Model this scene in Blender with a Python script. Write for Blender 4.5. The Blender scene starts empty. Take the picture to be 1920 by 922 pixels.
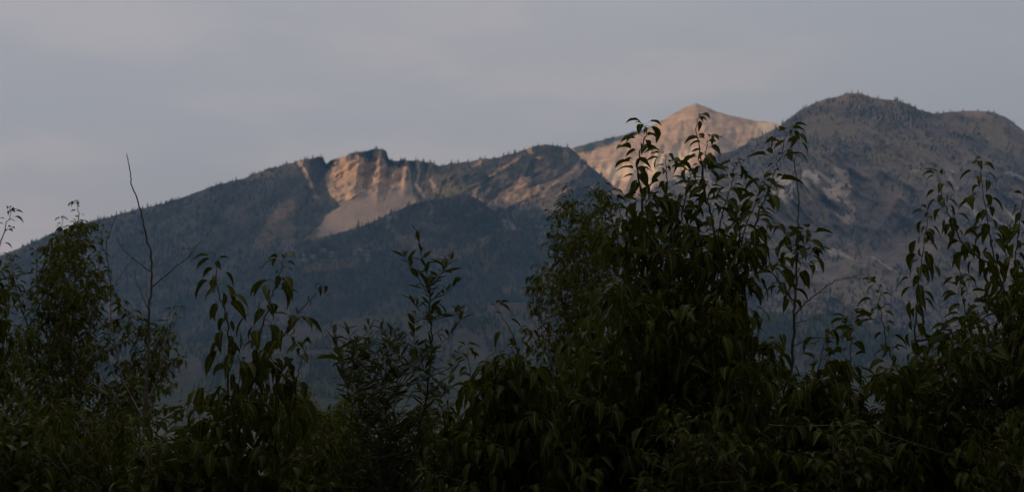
import bpy, math, random
import numpy as np
from mathutils import Vector, Matrix

random.seed(7); np.random.seed(7)
sc = bpy.context.scene
C = sc.collection

# ------------------------------------------------------------------ camera
EYE = 1.7
HFOV = math.radians(28.0)
FPX = 960.0 / math.tan(HFOV / 2)              # focal length in photo pixels (1920 wide)
HORIZON = 800.0                                # photo row of the horizon
PITCH = math.atan((HORIZON - 461.0) / FPX)
cam = bpy.data.cameras.new("camera")
cam.sensor_width = 36.0
cam.angle = HFOV
cam.clip_start = 0.05
cam.clip_end = 60000.0
cam.dof.use_dof = True
cam.dof.focus_distance = 8.5
cam.dof.aperture_fstop = 9.0
camo = bpy.data.objects.new("camera", cam)
camo.location = (0, 0, EYE)
camo.rotation_euler = (math.pi / 2 + PITCH, 0, 0)
C.objects.link(camo)
sc.camera = camo

# ------------------------------------------------------------------ light
SUN_EL = math.radians(7.0)
S_DIR = np.array([-0.8660, -0.5])              # horizontal direction towards the sun
sun = bpy.data.lights.new("sun", 'SUN')
sun.energy = 3.7
sun.angle = math.radians(0.5)
sun.color = (1.0, 0.66, 0.42)
suno = bpy.data.objects.new("sun", sun)
C.objects.link(suno)
to_sun = Vector((S_DIR[0] * math.cos(SUN_EL), S_DIR[1] * math.cos(SUN_EL), math.sin(SUN_EL)))
suno.rotation_euler = to_sun.to_track_quat('Z', 'Y').to_euler()
suno.location = (-60, -35, 40)

world = bpy.data.worlds.new("World"); sc.world = world; world.use_nodes = True
nt = world.node_tree; N = nt.nodes; L = nt.links
N.clear()
out = N.new('ShaderNodeOutputWorld'); bg = N.new('ShaderNodeBackground')
bg.inputs['Strength'].default_value = 0.12
sky = N.new('ShaderNodeTexSky'); sky.sky_type = 'NISHITA'; sky.sun_disc = False
sky.sun_elevation = SUN_EL
sky.sun_rotation = math.atan2(S_DIR[0], S_DIR[1]) % (2 * math.pi)
sky.air_density = 1.6; sky.dust_density = 3.0; sky.ozone_density = 1.5
geo = N.new('ShaderNodeTexCoord')
mp = N.new('ShaderNodeMapping'); mp.inputs['Scale'].default_value = (1.0, 1.0, 2.4)
nz = N.new('ShaderNodeTexNoise'); nz.inputs['Scale'].default_value = 3.2
nz.inputs['Detail'].default_value = 5; nz.inputs['Roughness'].default_value = 0.5
cr = N.new('ShaderNodeValToRGB')
cr.color_ramp.elements[0].position = 0.3; cr.color_ramp.elements[0].color = (4.06, 3.9, 4.12, 1)
cr.color_ramp.elements[1].position = 0.7; cr.color_ramp.elements[1].color = (4.7, 4.32, 4.42, 1)
mixs = N.new('ShaderNodeMixRGB'); mixs.inputs['Fac'].default_value = 0.86
L.new(geo.outputs['Generated'], mp.inputs['Vector']); L.new(mp.outputs['Vector'], nz.inputs['Vector'])
L.new(nz.outputs['Fac'], cr.inputs['Fac'])
mp2 = N.new('ShaderNodeMapping'); mp2.inputs['Scale'].default_value = (1.0, 1.0, 3.6); mp2.inputs['Location'].default_value = (0.35, 0.0, 0.12)
nz2 = N.new('ShaderNodeTexNoise'); nz2.inputs['Scale'].default_value = 9.0; nz2.inputs['Detail'].default_value = 6; nz2.inputs['Roughness'].default_value = 0.55
puff = N.new('ShaderNodeValToRGB'); puff.color_ramp.elements[0].position = 0.47; puff.color_ramp.elements[0].color = (0.965, 0.985, 1.0, 1)
puff.color_ramp.elements[1].position = 0.70; puff.color_ramp.elements[1].color = (1.13, 1.09, 1.07, 1)
L.new(geo.outputs['Generated'], mp2.inputs['Vector']); L.new(mp2.outputs['Vector'], nz2.inputs['Vector']); L.new(nz2.outputs['Fac'], puff.inputs['Fac'])
m0 = N.new('ShaderNodeMixRGB'); m0.blend_type = 'MULTIPLY'; m0.inputs['Fac'].default_value = 1
L.new(cr.outputs['Color'], m0.inputs['Color1']); L.new(puff.outputs['Color'], m0.inputs['Color2'])
dt = N.new('ShaderNodeVectorMath'); dt.operation = 'DOT_PRODUCT'; dt.inputs[1].default_value = (S_DIR[0], S_DIR[1], 0)
L.new(geo.outputs['Generated'], dt.inputs[0])
mr = N.new('ShaderNodeMapRange'); mr.inputs['From Min'].default_value = -1; mr.inputs['From Max'].default_value = 1
mr.inputs['To Min'].default_value = 0.71; mr.inputs['To Max'].default_value = 1.45
L.new(dt.outputs['Value'], mr.inputs['Value'])
sxyz = N.new('ShaderNodeSeparateXYZ'); L.new(geo.outputs['Generated'], sxyz.inputs[0])
el = N.new('ShaderNodeValToRGB'); el.color_ramp.elements[0].position = 0.06; el.color_ramp.elements[0].color = (0.96, 0.865, 0.805, 1)
el.color_ramp.elements[1].position = 0.22; el.color_ramp.elements[1].color = (1.02, 1.005, 1.02, 1)
L.new(sxyz.outputs['Z'], el.inputs['Fac'])
m1 = N.new('ShaderNodeMixRGB'); m1.blend_type = 'MULTIPLY'; m1.inputs['Fac'].default_value = 1
m2 = N.new('ShaderNodeMixRGB'); m2.blend_type = 'MULTIPLY'; m2.inputs['Fac'].default_value = 1
L.new(m0.outputs['Color'], m1.inputs['Color1']); L.new(el.outputs['Color'], m1.inputs['Color2'])
L.new(m1.outputs['Color'], m2.inputs['Color1']); L.new(mr.outputs['Result'], m2.inputs['Color2'])
L.new(sky.outputs['Color'], mixs.inputs['Color1']); L.new(m2.outputs['Color'], mixs.inputs['Color2'])
L.new(mixs.outputs['Color'], bg.inputs['Color']); L.new(bg.outputs['Background'], out.inputs['Surface'])

sc.view_settings.view_transform = 'Standard'
sc.view_settings.look = 'None'
sc.view_settings.exposure = 0.0
sc.view_settings.gamma = 1.0
sc.view_settings.use_curve_mapping = False
sc.cycles.max_bounces = 6
sc.cycles.volume_bounces = 1
sc.cycles.transparent_max_bounces = 8

# ------------------------------------------------------------------ helpers
cp, sp = math.cos(PITCH), math.sin(PITCH)
def ray(px, py):
    """direction of a photo pixel, scaled so that its forward (y) part is 1"""
    px = np.asarray(px, float); py = np.asarray(py, float)
    a = (px - 960.0) / FPX; b = (461.0 - py) / FPX
    y = cp - b * sp; z = sp + b * cp
    return a / y, z / y
def P(px, py, D):
    a, t = ray(px, py)
    return np.array([a * D, D, EYE + t * D])
def pixrow(X, Y, Z):
    t = (Z - EYE) / Y
    return 461.0 - FPX * (t * cp - sp) / (cp + t * sp)

def _h(ix, iy, seed):
    n = (ix.astype(np.int64) * 374761393 + iy.astype(np.int64) * 668265263 + seed * 974711) & 0xffffffff
    n = ((n ^ (n >> 13)) * 1274126177) & 0xffffffff
    return ((n ^ (n >> 16)) & 0xffff) / 65535.0
def vnoise(x, y, seed=0):
    xi = np.floor(x); yi = np.floor(y); fx = x - xi; fy = y - yi
    fx = fx * fx * fx * (fx * (fx * 6 - 15) + 10); fy = fy * fy * fy * (fy * (fy * 6 - 15) + 10)
    a = _h(xi, yi, seed); b = _h(xi + 1, yi, seed); c = _h(xi, yi + 1, seed); d = _h(xi + 1, yi + 1, seed)
    return (a + (b - a) * fx) * (1 - fy) + (c + (d - c) * fx) * fy
def fbm(x, y, o=5, seed=0, g=0.5):
    s = 0; a = 1; t = 0
    for i in range(o):
        s = s + a * vnoise(x * 2 ** i + 17.3 * i, y * 2 ** i - 9.1 * i, seed + i); t += a; a *= g
    return s / t
def ridged(x, y, o=5, seed=0, g=0.55):
    s = 0; a = 1; t = 0
    for i in range(o):
        n = 1 - np.abs(2 * vnoise(x * 2 ** i + 3.7 * i, y * 2 ** i + 5.3 * i, seed + i) - 1)
        s = s + a * n; t += a; a *= g
    return s / t
def sstep(a, b, x):
    t = np.clip((x - a) / (b - a), 0, 1); return t * t * (3 - 2 * t)
def polymask(x, y, pts, soft):
    """1 inside a polygon, fading to 0 over `soft` outside the edge"""
    pts = np.asarray(pts, float); ins = np.zeros(x.shape, bool); dist = np.full(x.shape, 1e9)
    n = len(pts)
    for i in range(n):
        x0, y0 = pts[i]; x1, y1 = pts[(i + 1) % n]
        cond = ((y0 > y) != (y1 > y))
        xin = (x1 - x0) * (y - y0) / ((y1 - y0) if y1 != y0 else 1e-9) + x0
        ins ^= cond & (x < xin)
        dx, dy = x1 - x0, y1 - y0
        t = np.clip(((x - x0) * dx + (y - y0) * dy) / (dx * dx + dy * dy + 1e-9), 0, 1)
        dist = np.minimum(dist, np.hypot(x - x0 - t * dx, y - y0 - t * dy))
    d = np.where(ins, -dist, dist)
    return 1 - sstep(-soft * .5, soft * .5, d)

def link(o, parent=None):
    C.objects.link(o)
    if parent is not None: o.parent = parent
    return o
def tag(o, label=None, cat=None, group=None, kind=None):
    if label: o['label'] = label
    if cat: o['category'] = cat
    if group: o['group'] = group
    if kind: o['kind'] = kind
    return o
def mesh_np(name, verts, faces, mat, smooth=True, uv=None):
    """faces: (n,k) int array or list of such arrays"""
    if not isinstance(faces, list): faces = [faces]
    me = bpy.data.meshes.new(name)
    verts = np.asarray(verts, np.float32)
    me.vertices.add(len(verts)); me.vertices.foreach_set('co', verts.ravel())
    li = np.concatenate([f.ravel() for f in faces]).astype(np.int32)
    tot = np.concatenate([np.full(len(f), f.shape[1], np.int32) for f in faces])
    st = np.concatenate([[0], np.cumsum(tot)[:-1]]).astype(np.int32)
    me.loops.add(len(li)); me.loops.foreach_set('vertex_index', li)
    me.polygons.add(len(tot)); me.polygons.foreach_set('loop_start', st)
    me.polygons.foreach_set('use_smooth', np.full(len(tot), smooth))
    if uv is not None:
        lay = me.uv_layers.new(name='UVMap')
        lay.data.foreach_set('uv', np.asarray(uv, np.float32)[li].ravel())
    me.materials.append(mat)
    me.update(calc_edges=True); me.validate()
    return me

class MatB:
    def __init__(s, name):
        s.m = bpy.data.materials.new(name); s.m.use_nodes = True
        s.nt = s.m.node_tree; s.N = s.nt.nodes; s.L = s.nt.links
        s.b = s.N['Principled BSDF']; s.out = s.N['Material Output']
    def new(s, t, **kw):
        n = s.N.new(t)
        for k, v in kw.items(): setattr(n, k, v)
        return n
    def noise(s, scale, detail=4, rough=0.55, vec=None, dist=0.0):
        n = s.N.new('ShaderNodeTexNoise'); n.inputs['Scale'].default_value = scale
        n.inputs['Detail'].default_value = detail; n.inputs['Roughness'].default_value = rough
        n.inputs['Distortion'].default_value = dist
        if vec is not None: s.L.new(vec, n.inputs['Vector'])
        return n.outputs['Fac']
    def ramp(s, fac, stops):
        r = s.N.new('ShaderNodeValToRGB'); e = r.color_ramp.elements
        while len(e) < len(stops): e.new(0.5)
        for i, (p, c) in enumerate(stops):
            e[i].position = p; e[i].color = (*c, 1)
        s.L.new(fac, r.inputs['Fac']); return r.outputs['Color']
    def mix(s, fac, a, b, mode='MIX'):
        n = s.N.new('ShaderNodeMixRGB'); n.blend_type = mode
        for sock, v in ((n.inputs['Fac'], fac), (n.inputs['Color1'], a), (n.inputs['Color2'], b)):
            if isinstance(v, (int, float)): sock.default_value = v
            elif isinstance(v, tuple): sock.default_value = (*v, 1)
            else: s.L.new(v, sock)
        return n.outputs['Color']
    def math(s, op, a, b=0.0):
        n = s.N.new('ShaderNodeMath'); n.operation = op
        for sock, v in ((n.inputs[0], a), (n.inputs[1], b)):
            if isinstance(v, (int, float)): sock.default_value = v
            else: s.L.new(v, sock)
        return n.outputs[0]
    def pos(s, scale=(1, 1, 1), rot=(0, 0, 0)):
        g = s.N.new('ShaderNodeNewGeometry'); m = s.N.new('ShaderNodeMapping')
        m.inputs['Scale'].default_value = scale; m.inputs['Rotation'].default_value = rot
        s.L.new(g.outputs['Position'], m.inputs['Vector']); return m.outputs['Vector']

# ------------------------------------------------------------------ materials
def mountain_material(name, forest, soil, rock_a, rock_b, scree_c, grass_c, bump=6.0, dip=0.6):
    M = MatB(name)
    at = M.new('ShaderNodeVertexColor'); at.layer_name = 'cover'
    sep = M.new('ShaderNodeSeparateColor'); M.L.new(at.outputs['Color'], sep.inputs['Color'])
    p = M.pos()
    big = M.noise(0.006, 6, 0.6, p); fine = M.noise(0.05, 6, 0.65, p)
    vert = M.noise(0.03, 5, 0.6, M.pos((1, 1, 0.12)))
    m2_ = M.new('ShaderNodeMapping'); m2_.inputs['Scale'].default_value = (0.22, 0.22, 1.7)
    M.L.new(M.pos((1, 1, 1), (0, dip, 0)), m2_.inputs['Vector'])
    strata = M.noise(0.035, 5, 0.66, m2_.outputs['Vector'], 0.4)
    gr = M.new('ShaderNodeMapRange'); gr.inputs['From Min'].default_value = 0.36; gr.inputs['From Max'].default_value = 0.64
    M.L.new(M.noise(0.009, 8, 0.68, p, 0.6), gr.inputs['Value'])
    ground = M.mix(gr.outputs['Result'], forest, soil)
    ground = M.mix(0.5, ground, M.ramp(fine, [(0.3, (0.35, 0.35, 0.35)), (0.7, (1.15, 1.1, 1.0))]), 'MULTIPLY')
    sr = M.new('ShaderNodeMapRange'); sr.inputs['From Min'].default_value = 0.32; sr.inputs['From Max'].default_value = 0.66
    M.L.new(strata, sr.inputs['Value'])
    rock = M.mix(sr.outputs['Result'], rock_a, rock_b)
    rock = M.mix(0.7, rock, M.ramp(vert, [(0.32, (0.55, 0.55, 0.57)), (0.65, (1.1, 1.08, 1.05))]), 'MULTIPLY')
    scree = M.mix(0.8, scree_c, M.ramp(M.noise(0.03, 8, 0.7, M.pos((1, .6, .35))), [(0.3, (0.7, 0.7, 0.72)), (0.7, (1.15, 1.1, 1.05))]), 'MULTIPLY')
    grass = M.mix(0.7, grass_c, M.ramp(fine, [(0.35, (0.5, 0.5, 0.48)), (0.68, (1.1, 1.05, 1.0))]), 'MULTIPLY')
    def edge(ch, lo=0.42, hi=0.58):
        v = M.math('ADD', sep.outputs[ch], M.math('MULTIPLY', M.math('SUBTRACT', fine, 0.5), 0.55))
        r = M.new('ShaderNodeMapRange'); r.inputs['From Min'].default_value = lo; r.inputs['From Max'].default_value = hi
        M.L.new(v, r.inputs['Value']); return r.outputs['Result']
    c = M.mix(edge('Blue', 0.3, 0.75), ground, grass)
    c = M.mix(edge('Green', 0.35, 0.65), c, rock)
    c = M.mix(edge('Red'), c, scree)
    M.L.new(c, M.b.inputs['Base Color'])
    M.b.inputs['Roughness'].default_value = 0.95
    M.b.inputs['Specular IOR Level'].default_value = 0.1
    bp = M.new('ShaderNodeBump'); bp.inputs['Distance'].default_value = bump; bp.inputs['Strength'].default_value = 0.8
    M.L.new(M.noise(0.03, 8, 0.68, p), bp.inputs['Height']); M.L.new(bp.outputs['Normal'], M.b.inputs['Normal'])
    return M.m

mat_cliff = mountain_material('cliff_mountain', (0.030, 0.034, 0.028), (0.13, 0.105, 0.085),
    (0.22, 0.17, 0.125), (0.62, 0.41, 0.225), (0.285, 0.222, 0.168), (0.17, 0.145, 0.085))
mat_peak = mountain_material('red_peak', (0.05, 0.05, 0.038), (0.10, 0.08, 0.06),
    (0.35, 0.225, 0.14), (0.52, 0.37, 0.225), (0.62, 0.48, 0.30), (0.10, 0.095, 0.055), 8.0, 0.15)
mat_burn = mountain_material('burned_mountain', (0.095, 0.082, 0.068), (0.25, 0.195, 0.155),
    (0.34, 0.28, 0.22), (0.60, 0.48, 0.37), (0.33, 0.27, 0.21), (0.23, 0.18, 0.12))
mat_hill = mountain_material('forest_hill', (0.024, 0.029, 0.026), (0.082, 0.068, 0.056),
    (0.20, 0.165, 0.13), (0.3, 0.25, 0.2), (0.3, 0.24, 0.19), (0.12, 0.095, 0.06))

mat_foot = mountain_material('meadow_hill', (0.034, 0.036, 0.030), (0.10, 0.078, 0.062),
    (0.12, 0.1, 0.08), (0.2, 0.17, 0.14), (0.2, 0.17, 0.14), (0.055, 0.058, 0.034))
M = MatB('ground'); p_ = M.pos()
M.L.new(M.ramp(M.noise(0.4, 8, 0.7, p_), [(0.3, (0.02, 0.028, 0.012)), (0.7, (0.05, 0.055, 0.025))]), M.b.inputs['Base Color'])
M.b.inputs['Roughness'].default_value = 1.0; mat_ground = M.m

M = MatB('conifer'); g_ = M.new('ShaderNodeNewGeometry'); oi = M.new('ShaderNodeObjectInfo')
rn = M.math('FRACT', M.math('ADD', g_.outputs['Random Per Island'], oi.outputs['Random']))
M.L.new(M.ramp(rn, [(0.0, (0.018, 0.026, 0.018)), (0.6, (0.032, 0.042, 0.026)), (1.0, (0.055, 0.060, 0.036))]), M.b.inputs['Base Color'])
M.b.inputs['Roughness'].default_value = 0.9; mat_conifer = M.m
M = MatB('dead_wood'); g_ = M.new('ShaderNodeNewGeometry')
M.L.new(M.ramp(g_.outputs['Random Per Island'], [(0.0, (0.06, 0.054, 0.05)), (1.0, (0.19, 0.165, 0.15))]), M.b.inputs['Base Color'])
M.b.inputs['Roughness'].default_value = 0.9; mat_snag = M.m

def bark(name, a, b, scale=60):
    M = MatB(name); v = M.pos((1, 1, 0.25))
    n = M.noise(scale, 6, 0.65, v)
    M.L.new(M.ramp(n, [(0.35, a), (0.65, b)]), M.b.inputs['Base Color'])
    M.b.inputs['Roughness'].default_value = 0.75
    bp = M.new('ShaderNodeBump'); bp.inputs['Distance'].default_value = 0.002
    M.L.new(n, bp.inputs['Height']); M.L.new(bp.outputs['Normal'], M.b.inputs['Normal'])
    return M.m
mat_bark = bark('young_bark', (0.05, 0.042, 0.026), (0.13, 0.11, 0.075))
mat_twig = bark('red_twig', (0.055, 0.026, 0.016), (0.11, 0.06, 0.035))
mat_dead = bark('bare_bark', (0.065, 0.053, 0.043), (0.17, 0.145, 0.12))
mat_grey = bark('weathered_bark', (0.13, 0.11, 0.09), (0.30, 0.26, 0.22))
mat_pale = bark('broken_wood', (0.26, 0.22, 0.17), (0.42, 0.37, 0.30))

def leaf_material(name, dark, mid, light, rib, under, rough=0.42):
    M = MatB(name)
    uv = M.new('ShaderNodeUVMap'); sx = M.new('ShaderNodeSeparateXYZ'); M.L.new(uv.outputs['UV'], sx.inputs[0])
    g = M.new('ShaderNodeNewGeometry'); oi = M.new('ShaderNodeObjectInfo')
    r = M.math('FRACT', M.math('ADD', g.outputs['Random Per Island'], oi.outputs['Random']))
    col = M.ramp(r, [(0.0, dark), (0.55, mid), (0.88, light), (1.0, (light[0] * 1.8, light[1] * 1.5, light[2] * 1.2))])
    col = M.mix(0.5, col, M.ramp(M.noise(35, 3, 0.6, M.pos()), [(0.3, (0.7, 0.72, 0.7)), (0.7, (1.15, 1.12, 1.1))]), 'MULTIPLY')
    col = M.mix(g.outputs['Backfacing'], col, M.mix(0.55, col, under))
    # midrib and side veins, from the blade's own coordinates
    au = M.math('ABSOLUTE', M.math('SUBTRACT', sx.outputs['X'], 0.5))
    midrib = M.math('LESS_THAN', au, 0.045)
    vein = M.math('LESS_THAN', M.math('FRACT', M.math('SUBTRACT', M.math('MULTIPLY', sx.outputs['Y'], 7.0), M.math('MULTIPLY', au, 4.0))), 0.09)
    col = M.mix(M.math('MULTIPLY', vein, 0.3), col, rib)
    col = M.mix(M.math('MULTIPLY', midrib, 0.8), col, rib)
    pet = M.math('LESS_THAN', sx.outputs['Y'], 0.0)
    col = M.mix(pet, col, rib)
    M.L.new(col, M.b.inputs['Base Color'])
    M.b.inputs['Roughness'].default_value = rough
    M.b.inputs['Specular IOR Level'].default_value = 0.07
    tr = M.new('ShaderNodeBsdfTranslucent'); M.L.new(M.mix(0.5, col, (0.13, 0.16, 0.01)), tr.inputs['Color'])
    mx = M.new('ShaderNodeMixShader'); mx.inputs['Fac'].default_value = 0.28
    M.L.new(M.b.outputs[0], mx.inputs[1]); M.L.new(tr.outputs[0], mx.inputs[2]); M.L.new(mx.outputs[0], M.out.inputs['Surface'])
    return M.m
mat_poplar = leaf_material('poplar_leaf', (0.014, 0.023, 0.003), (0.026, 0.040, 0.004), (0.066, 0.086, 0.008), (0.30, 0.27, 0.06), (0.060, 0.078, 0.022))
mat_willow = leaf_material('willow_leaf', (0.015, 0.026, 0.005), (0.027, 0.042, 0.007), (0.060, 0.080, 0.012), (0.12, 0.12, 0.055), (0.06, 0.072, 0.038), 0.5)
mat_dry = leaf_material('dry_leaf', (0.05, 0.032, 0.018), (0.075, 0.046, 0.024), (0.10, 0.065, 0.03), (0.10, 0.07, 0.04), (0.08, 0.06, 0.04), 0.7)

# ------------------------------------------------------------------ ground
n = 96
rings = np.concatenate([[0], np.geomspace(2, 11000, 40)])
v = [[0, 0, 0]]
for r in rings[1:]:
    a = np.linspace(0, 2 * math.pi, n, endpoint=False)
    z = 0.05 * (fbm(np.cos(a) * r * 0.4, np.sin(a) * r * 0.4, 3, 3) - 0.5) if r < 60 else np.zeros(n)
    v += list(np.stack([np.cos(a) * r, np.sin(a) * r, z], 1))
tri = np.array([[0, 1 + i, 1 + (i + 1) % n] for i in range(n)])
quad = np.array([[1 + k * n + i, 1 + (k + 1) * n + i, 1 + (k + 1) * n + (i + 1) % n, 1 + k * n + (i + 1) % n]
                 for k in range(len(rings) - 2) for i in range(n)])
tag(link(bpy.data.objects.new('ground', mesh_np('ground', v, [tri, quad], mat_ground))), kind='structure')

# ------------------------------------------------------------------ mountains
def interp_pts(pts, x):
    pts = np.asarray(pts, float); return np.interp(x, pts[:, 0], pts[:, 1])

def mountain(name, crest, Yc, W, x0, x1, cols, rows, mat, disp, cover, prof=None, crest_noise=1.2, seed=0, tpow=1.25):
    xs = np.linspace(x0, x1, cols)
    cy = interp_pts(crest, xs) + crest_noise * (fbm(xs / 9.0, xs * 0 + seed, 3, seed) - 0.5) * 2
    a, tz = ray(xs, cy)
    yc = Yc(xs) if callable(Yc) else np.full(cols, float(Yc))
    zc = EYE + tz * yc
    back = 14
    ts = np.concatenate([-np.linspace(1, 0, back, endpoint=False) ** 1.5, np.linspace(0, 1, rows) ** tpow])
    T = ts[:, None] * np.ones((1, cols)); F = np.clip(T, 0, 1); B = np.clip(-T, 0, 1)
    Xp = np.ones((len(ts), 1)) * xs[None]
    w = W(xs) if callable(W) else np.full(cols, float(W))
    kk = np.exp(-.5 * (np.arange(-90, 91) / 32.0) ** 2); kk /= kk.sum()
    zs = np.convolve(np.pad(zc, 90, mode='edge'), kk, mode='valid')
    Z = (zs + (zc - zs) * np.exp(-F / .06)) * (1 - F) - B * (zc + 15) - F * 6
    pr = prof(Xp, F, cy) if prof else F
    Y0 = yc - w * pr + B * w * 0.9
    Yp = pixrow(0, yc - w * F, zc * (1 - F))              # nominal photo row, used to place features
    d = disp(Xp, Yp, F) * np.where(T > 0, 1, 0.15)
    Y = Y0 - d
    X = a[None] * Y
    verts = np.stack([X, Y, Z], 2).reshape(-1, 3)
    r, c = len(ts), cols
    idx = np.arange(r * c).reshape(r, c)
    q = np.stack([idx[:-1, :-1], idx[1:, :-1], idx[1:, 1:], idx[:-1, 1:]], 2).reshape(-1, 4)
    me = mesh_np(name, verts, q, mat)
    cov = cover(Xp, Yp, F)                                 # scree, rock, grass, forest density
    col = np.ones((r * c, 4), np.float32)
    for k in range(3): col[:, k] = np.clip(cov[k], 0, 1).ravel()
    ca = me.color_attributes.new('cover', 'FLOAT_COLOR', 'POINT'); ca.data.foreach_set('color', col.ravel())
    o = tag(link(bpy.data.objects.new(name, me)), kind='structure')
    return dict(o=o, V=verts.reshape(r, c, 3), x=Xp, y=Yp, F=F, T=T, forest=np.clip(cov[3], 0, 1), cov=cov, back=back)

# --- cliff mountain, with the scree fan
crestA = [(-260, 640), (-100, 540), (0, 480), (37, 464), (112, 432), (192, 409), (273, 389), (330, 374), (408, 346), (460, 333), (504, 316),
          (547, 305), (590, 296), (604, 293), (608, 300), (611, 308), (619, 301), (634, 296), (660, 288), (686, 282), (716, 279),
          (725, 284), (728, 299), (751, 301), (781, 300), (807, 305), (825, 311), (859, 305), (894, 301), (937, 296), (963, 288),
          (998, 277), (1033, 271), (1070, 276), (1079, 286), (1108, 313), (1130, 331), (1180, 372), (1250, 425), (1320, 500), (1400, 640)]
_jx = np.arange(838, 1076, 7.0)                       # broken rocky crest right of the saddle
_jy = np.interp(_jx, [p[0] for p in crestA], [p[1] for p in crestA]) - 9 * (ridged(_jx / 46, _jx * 0 + 2.5, 3, 260) - .62)
crestA = sorted([p for p in crestA if not 838 <= p[0] < 1076] + list(zip(_jx.tolist(), _jy.tolist())))
def zA(pts): return [(500 + x / 4.61, 260 + y / 4.61) for x, y in pts]
scree_poly = zA([(900, 370), (780, 455), (640, 570), (480, 700), (340, 845), (400, 960), (900, 960), (1240, 640), (1300, 545), (1250, 480),
                 (1190, 440), (1080, 430), (1000, 400)])
cliff_poly = zA([(500, 340), (560, 175), (740, 145), (1040, 150), (1240, 230), (1250, 470), (1000, 450), (890, 390), (760, 470), (640, 560), (540, 470)])
left_face = zA([(262, 205), (325, 205), (365, 290), (405, 370), (380, 400), (330, 310)])
def warp(x, y, k=5, s=26.0, seed=50):
    return x + k * 2 * (fbm(x / s, y / s, 3, seed) - .5), y + k * 2 * (fbm(x / s + 40, y / s, 3, seed + 9) - .5)
ribx = [540, 580, 609, 645, 672, 690, 713, 728, 742, 752, 764, 774, 788, 800, 815, 832]
ribd = [0, 22, -46, 6, 44, -40, 26, -44, 10, -30, 12, -24, 8, -16, 4, 0]
def dispA(x, y, F):
    wx = x + (y - 300) * 0.10 + 5 * (fbm(x / 20, y / 20, 3, 5) - .5)
    win = sstep(535, 575, x) * (1 - sstep(815, 850, x))
    rib = np.interp(wx, ribx, ribd) * win * (1 - sstep(328, 372, y + 8 * (fbm(x / 18, y / 18, 2, 6) - .5)))
    sm = polymask(x, y, scree_poly, 14)
    u = x + 0.45 * y; vv = y - 0.25 * x
    fine = (ridged(u / 26, vv / 70, 5, 11) - .55) * 34
    strata = (ridged((y + x * 0.75) / 13, (x - y * 0.75) / 70, 3, 15) - .5) * 42 * polymask(x, y, cliff_poly, 20)
    spur = (ridged(x / 190 + 0.35 * y / 190, y / 900, 3, 21) - .55) * 240 * sstep(0.02, 0.35, F)
    rrib = (ridged((y + .62 * x) / 44, (x - .62 * y) / 190, 5, 31) - .55) * 105 * sstep(780, 840, x) * sstep(0.0, 0.1, F)
    e = sstep(0.0, 0.05, F)
    return (rib * sstep(0, .012, F) + (fine * (1 - .85 * sm) + strata) * e * 1.0 + spur * (1 - sm) * (1 - win * (y < 420)) + rrib * (1 - sm))
def profA(x, F, cy):
    k = sstep(550, 585, x) * (1 - sstep(790, 850, x)) * 0.085
    # steep cliff for the first part, then an even slope
    return np.where(F < k, F * 0.35, np.where(k > 0, 0.35 * k + (F - k) * (1 - 0.35 * k) / (1 - k + 1e-9), F))
def coverA(x, y, F):
    wx, wy = warp(x, y)
    scree = polymask(wx, wy, scree_poly, 10)
    for pts in ([(1020, 400), (1060, 400), (1200, 600), (1130, 620)], [(1160, 250), (1210, 260), (1290, 540), (1240, 560)],
                [(1280, 370), (1310, 370), (1390, 480), (1360, 490)], [(1380, 330), (1410, 340), (1480, 460), (1450, 460)]):
        scree = np.maximum(scree, polymask(wx, wy, zA(pts), 6))
    rock = np.maximum(polymask(wx, wy, cliff_poly, 12), polymask(wx, wy, left_face, 8))
    rn = ridged((y + .62 * x) / 34, (x - .62 * y) / 110, 4, 41)
    rr = sstep(0.60, 0.74, rn) * sstep(850, 900, x) * (1 - sstep(370, 425, y)) * 0.55
    rock = np.maximum(rock, rr)
    low = sstep(0.6, 0.9, fbm(x / 50, y / 30, 4, 44)) * (1 - sstep(470, 520, y)) * sstep(0.05, 0.1, F) * 0.5
    rock = np.maximum(rock, low * (x < 600))
    top = (1 - sstep(0.015, 0.05, F))
    rock = rock * (1 - 0.8 * top * (fbm(x / 14, y / 14, 3, 47) > .5))
    grass = sstep(.48, .66, fbm(x / 55, y / 28, 4, 60)) * (1 - sstep(390, 450, y)) * np.where(x > 760, .55, .4)
    grass = np.maximum(grass, polymask(wx, wy, [(690, 290), (720, 284), (722, 292), (660, 300)], 10) * .8)
    dens = (1 - sstep(.15, .5, scree)) * (1 - 0.92 * sstep(.2, .6, rock)) * (1 - .55 * grass)
    dens = dens * np.maximum(sstep(.30, .56, fbm(x / 36, y / 36, 4, 66) + .10), sstep(830, 880, x) * .8)
    return scree, rock, grass, dens
A = mountain('cliff_mountain', crestA, 6000, lambda x: 1250 + 250 * np.sin(x / 300), -260, 1400, 860, 330, mat_cliff, dispA, coverA, profA, 2.0, 1)

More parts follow.
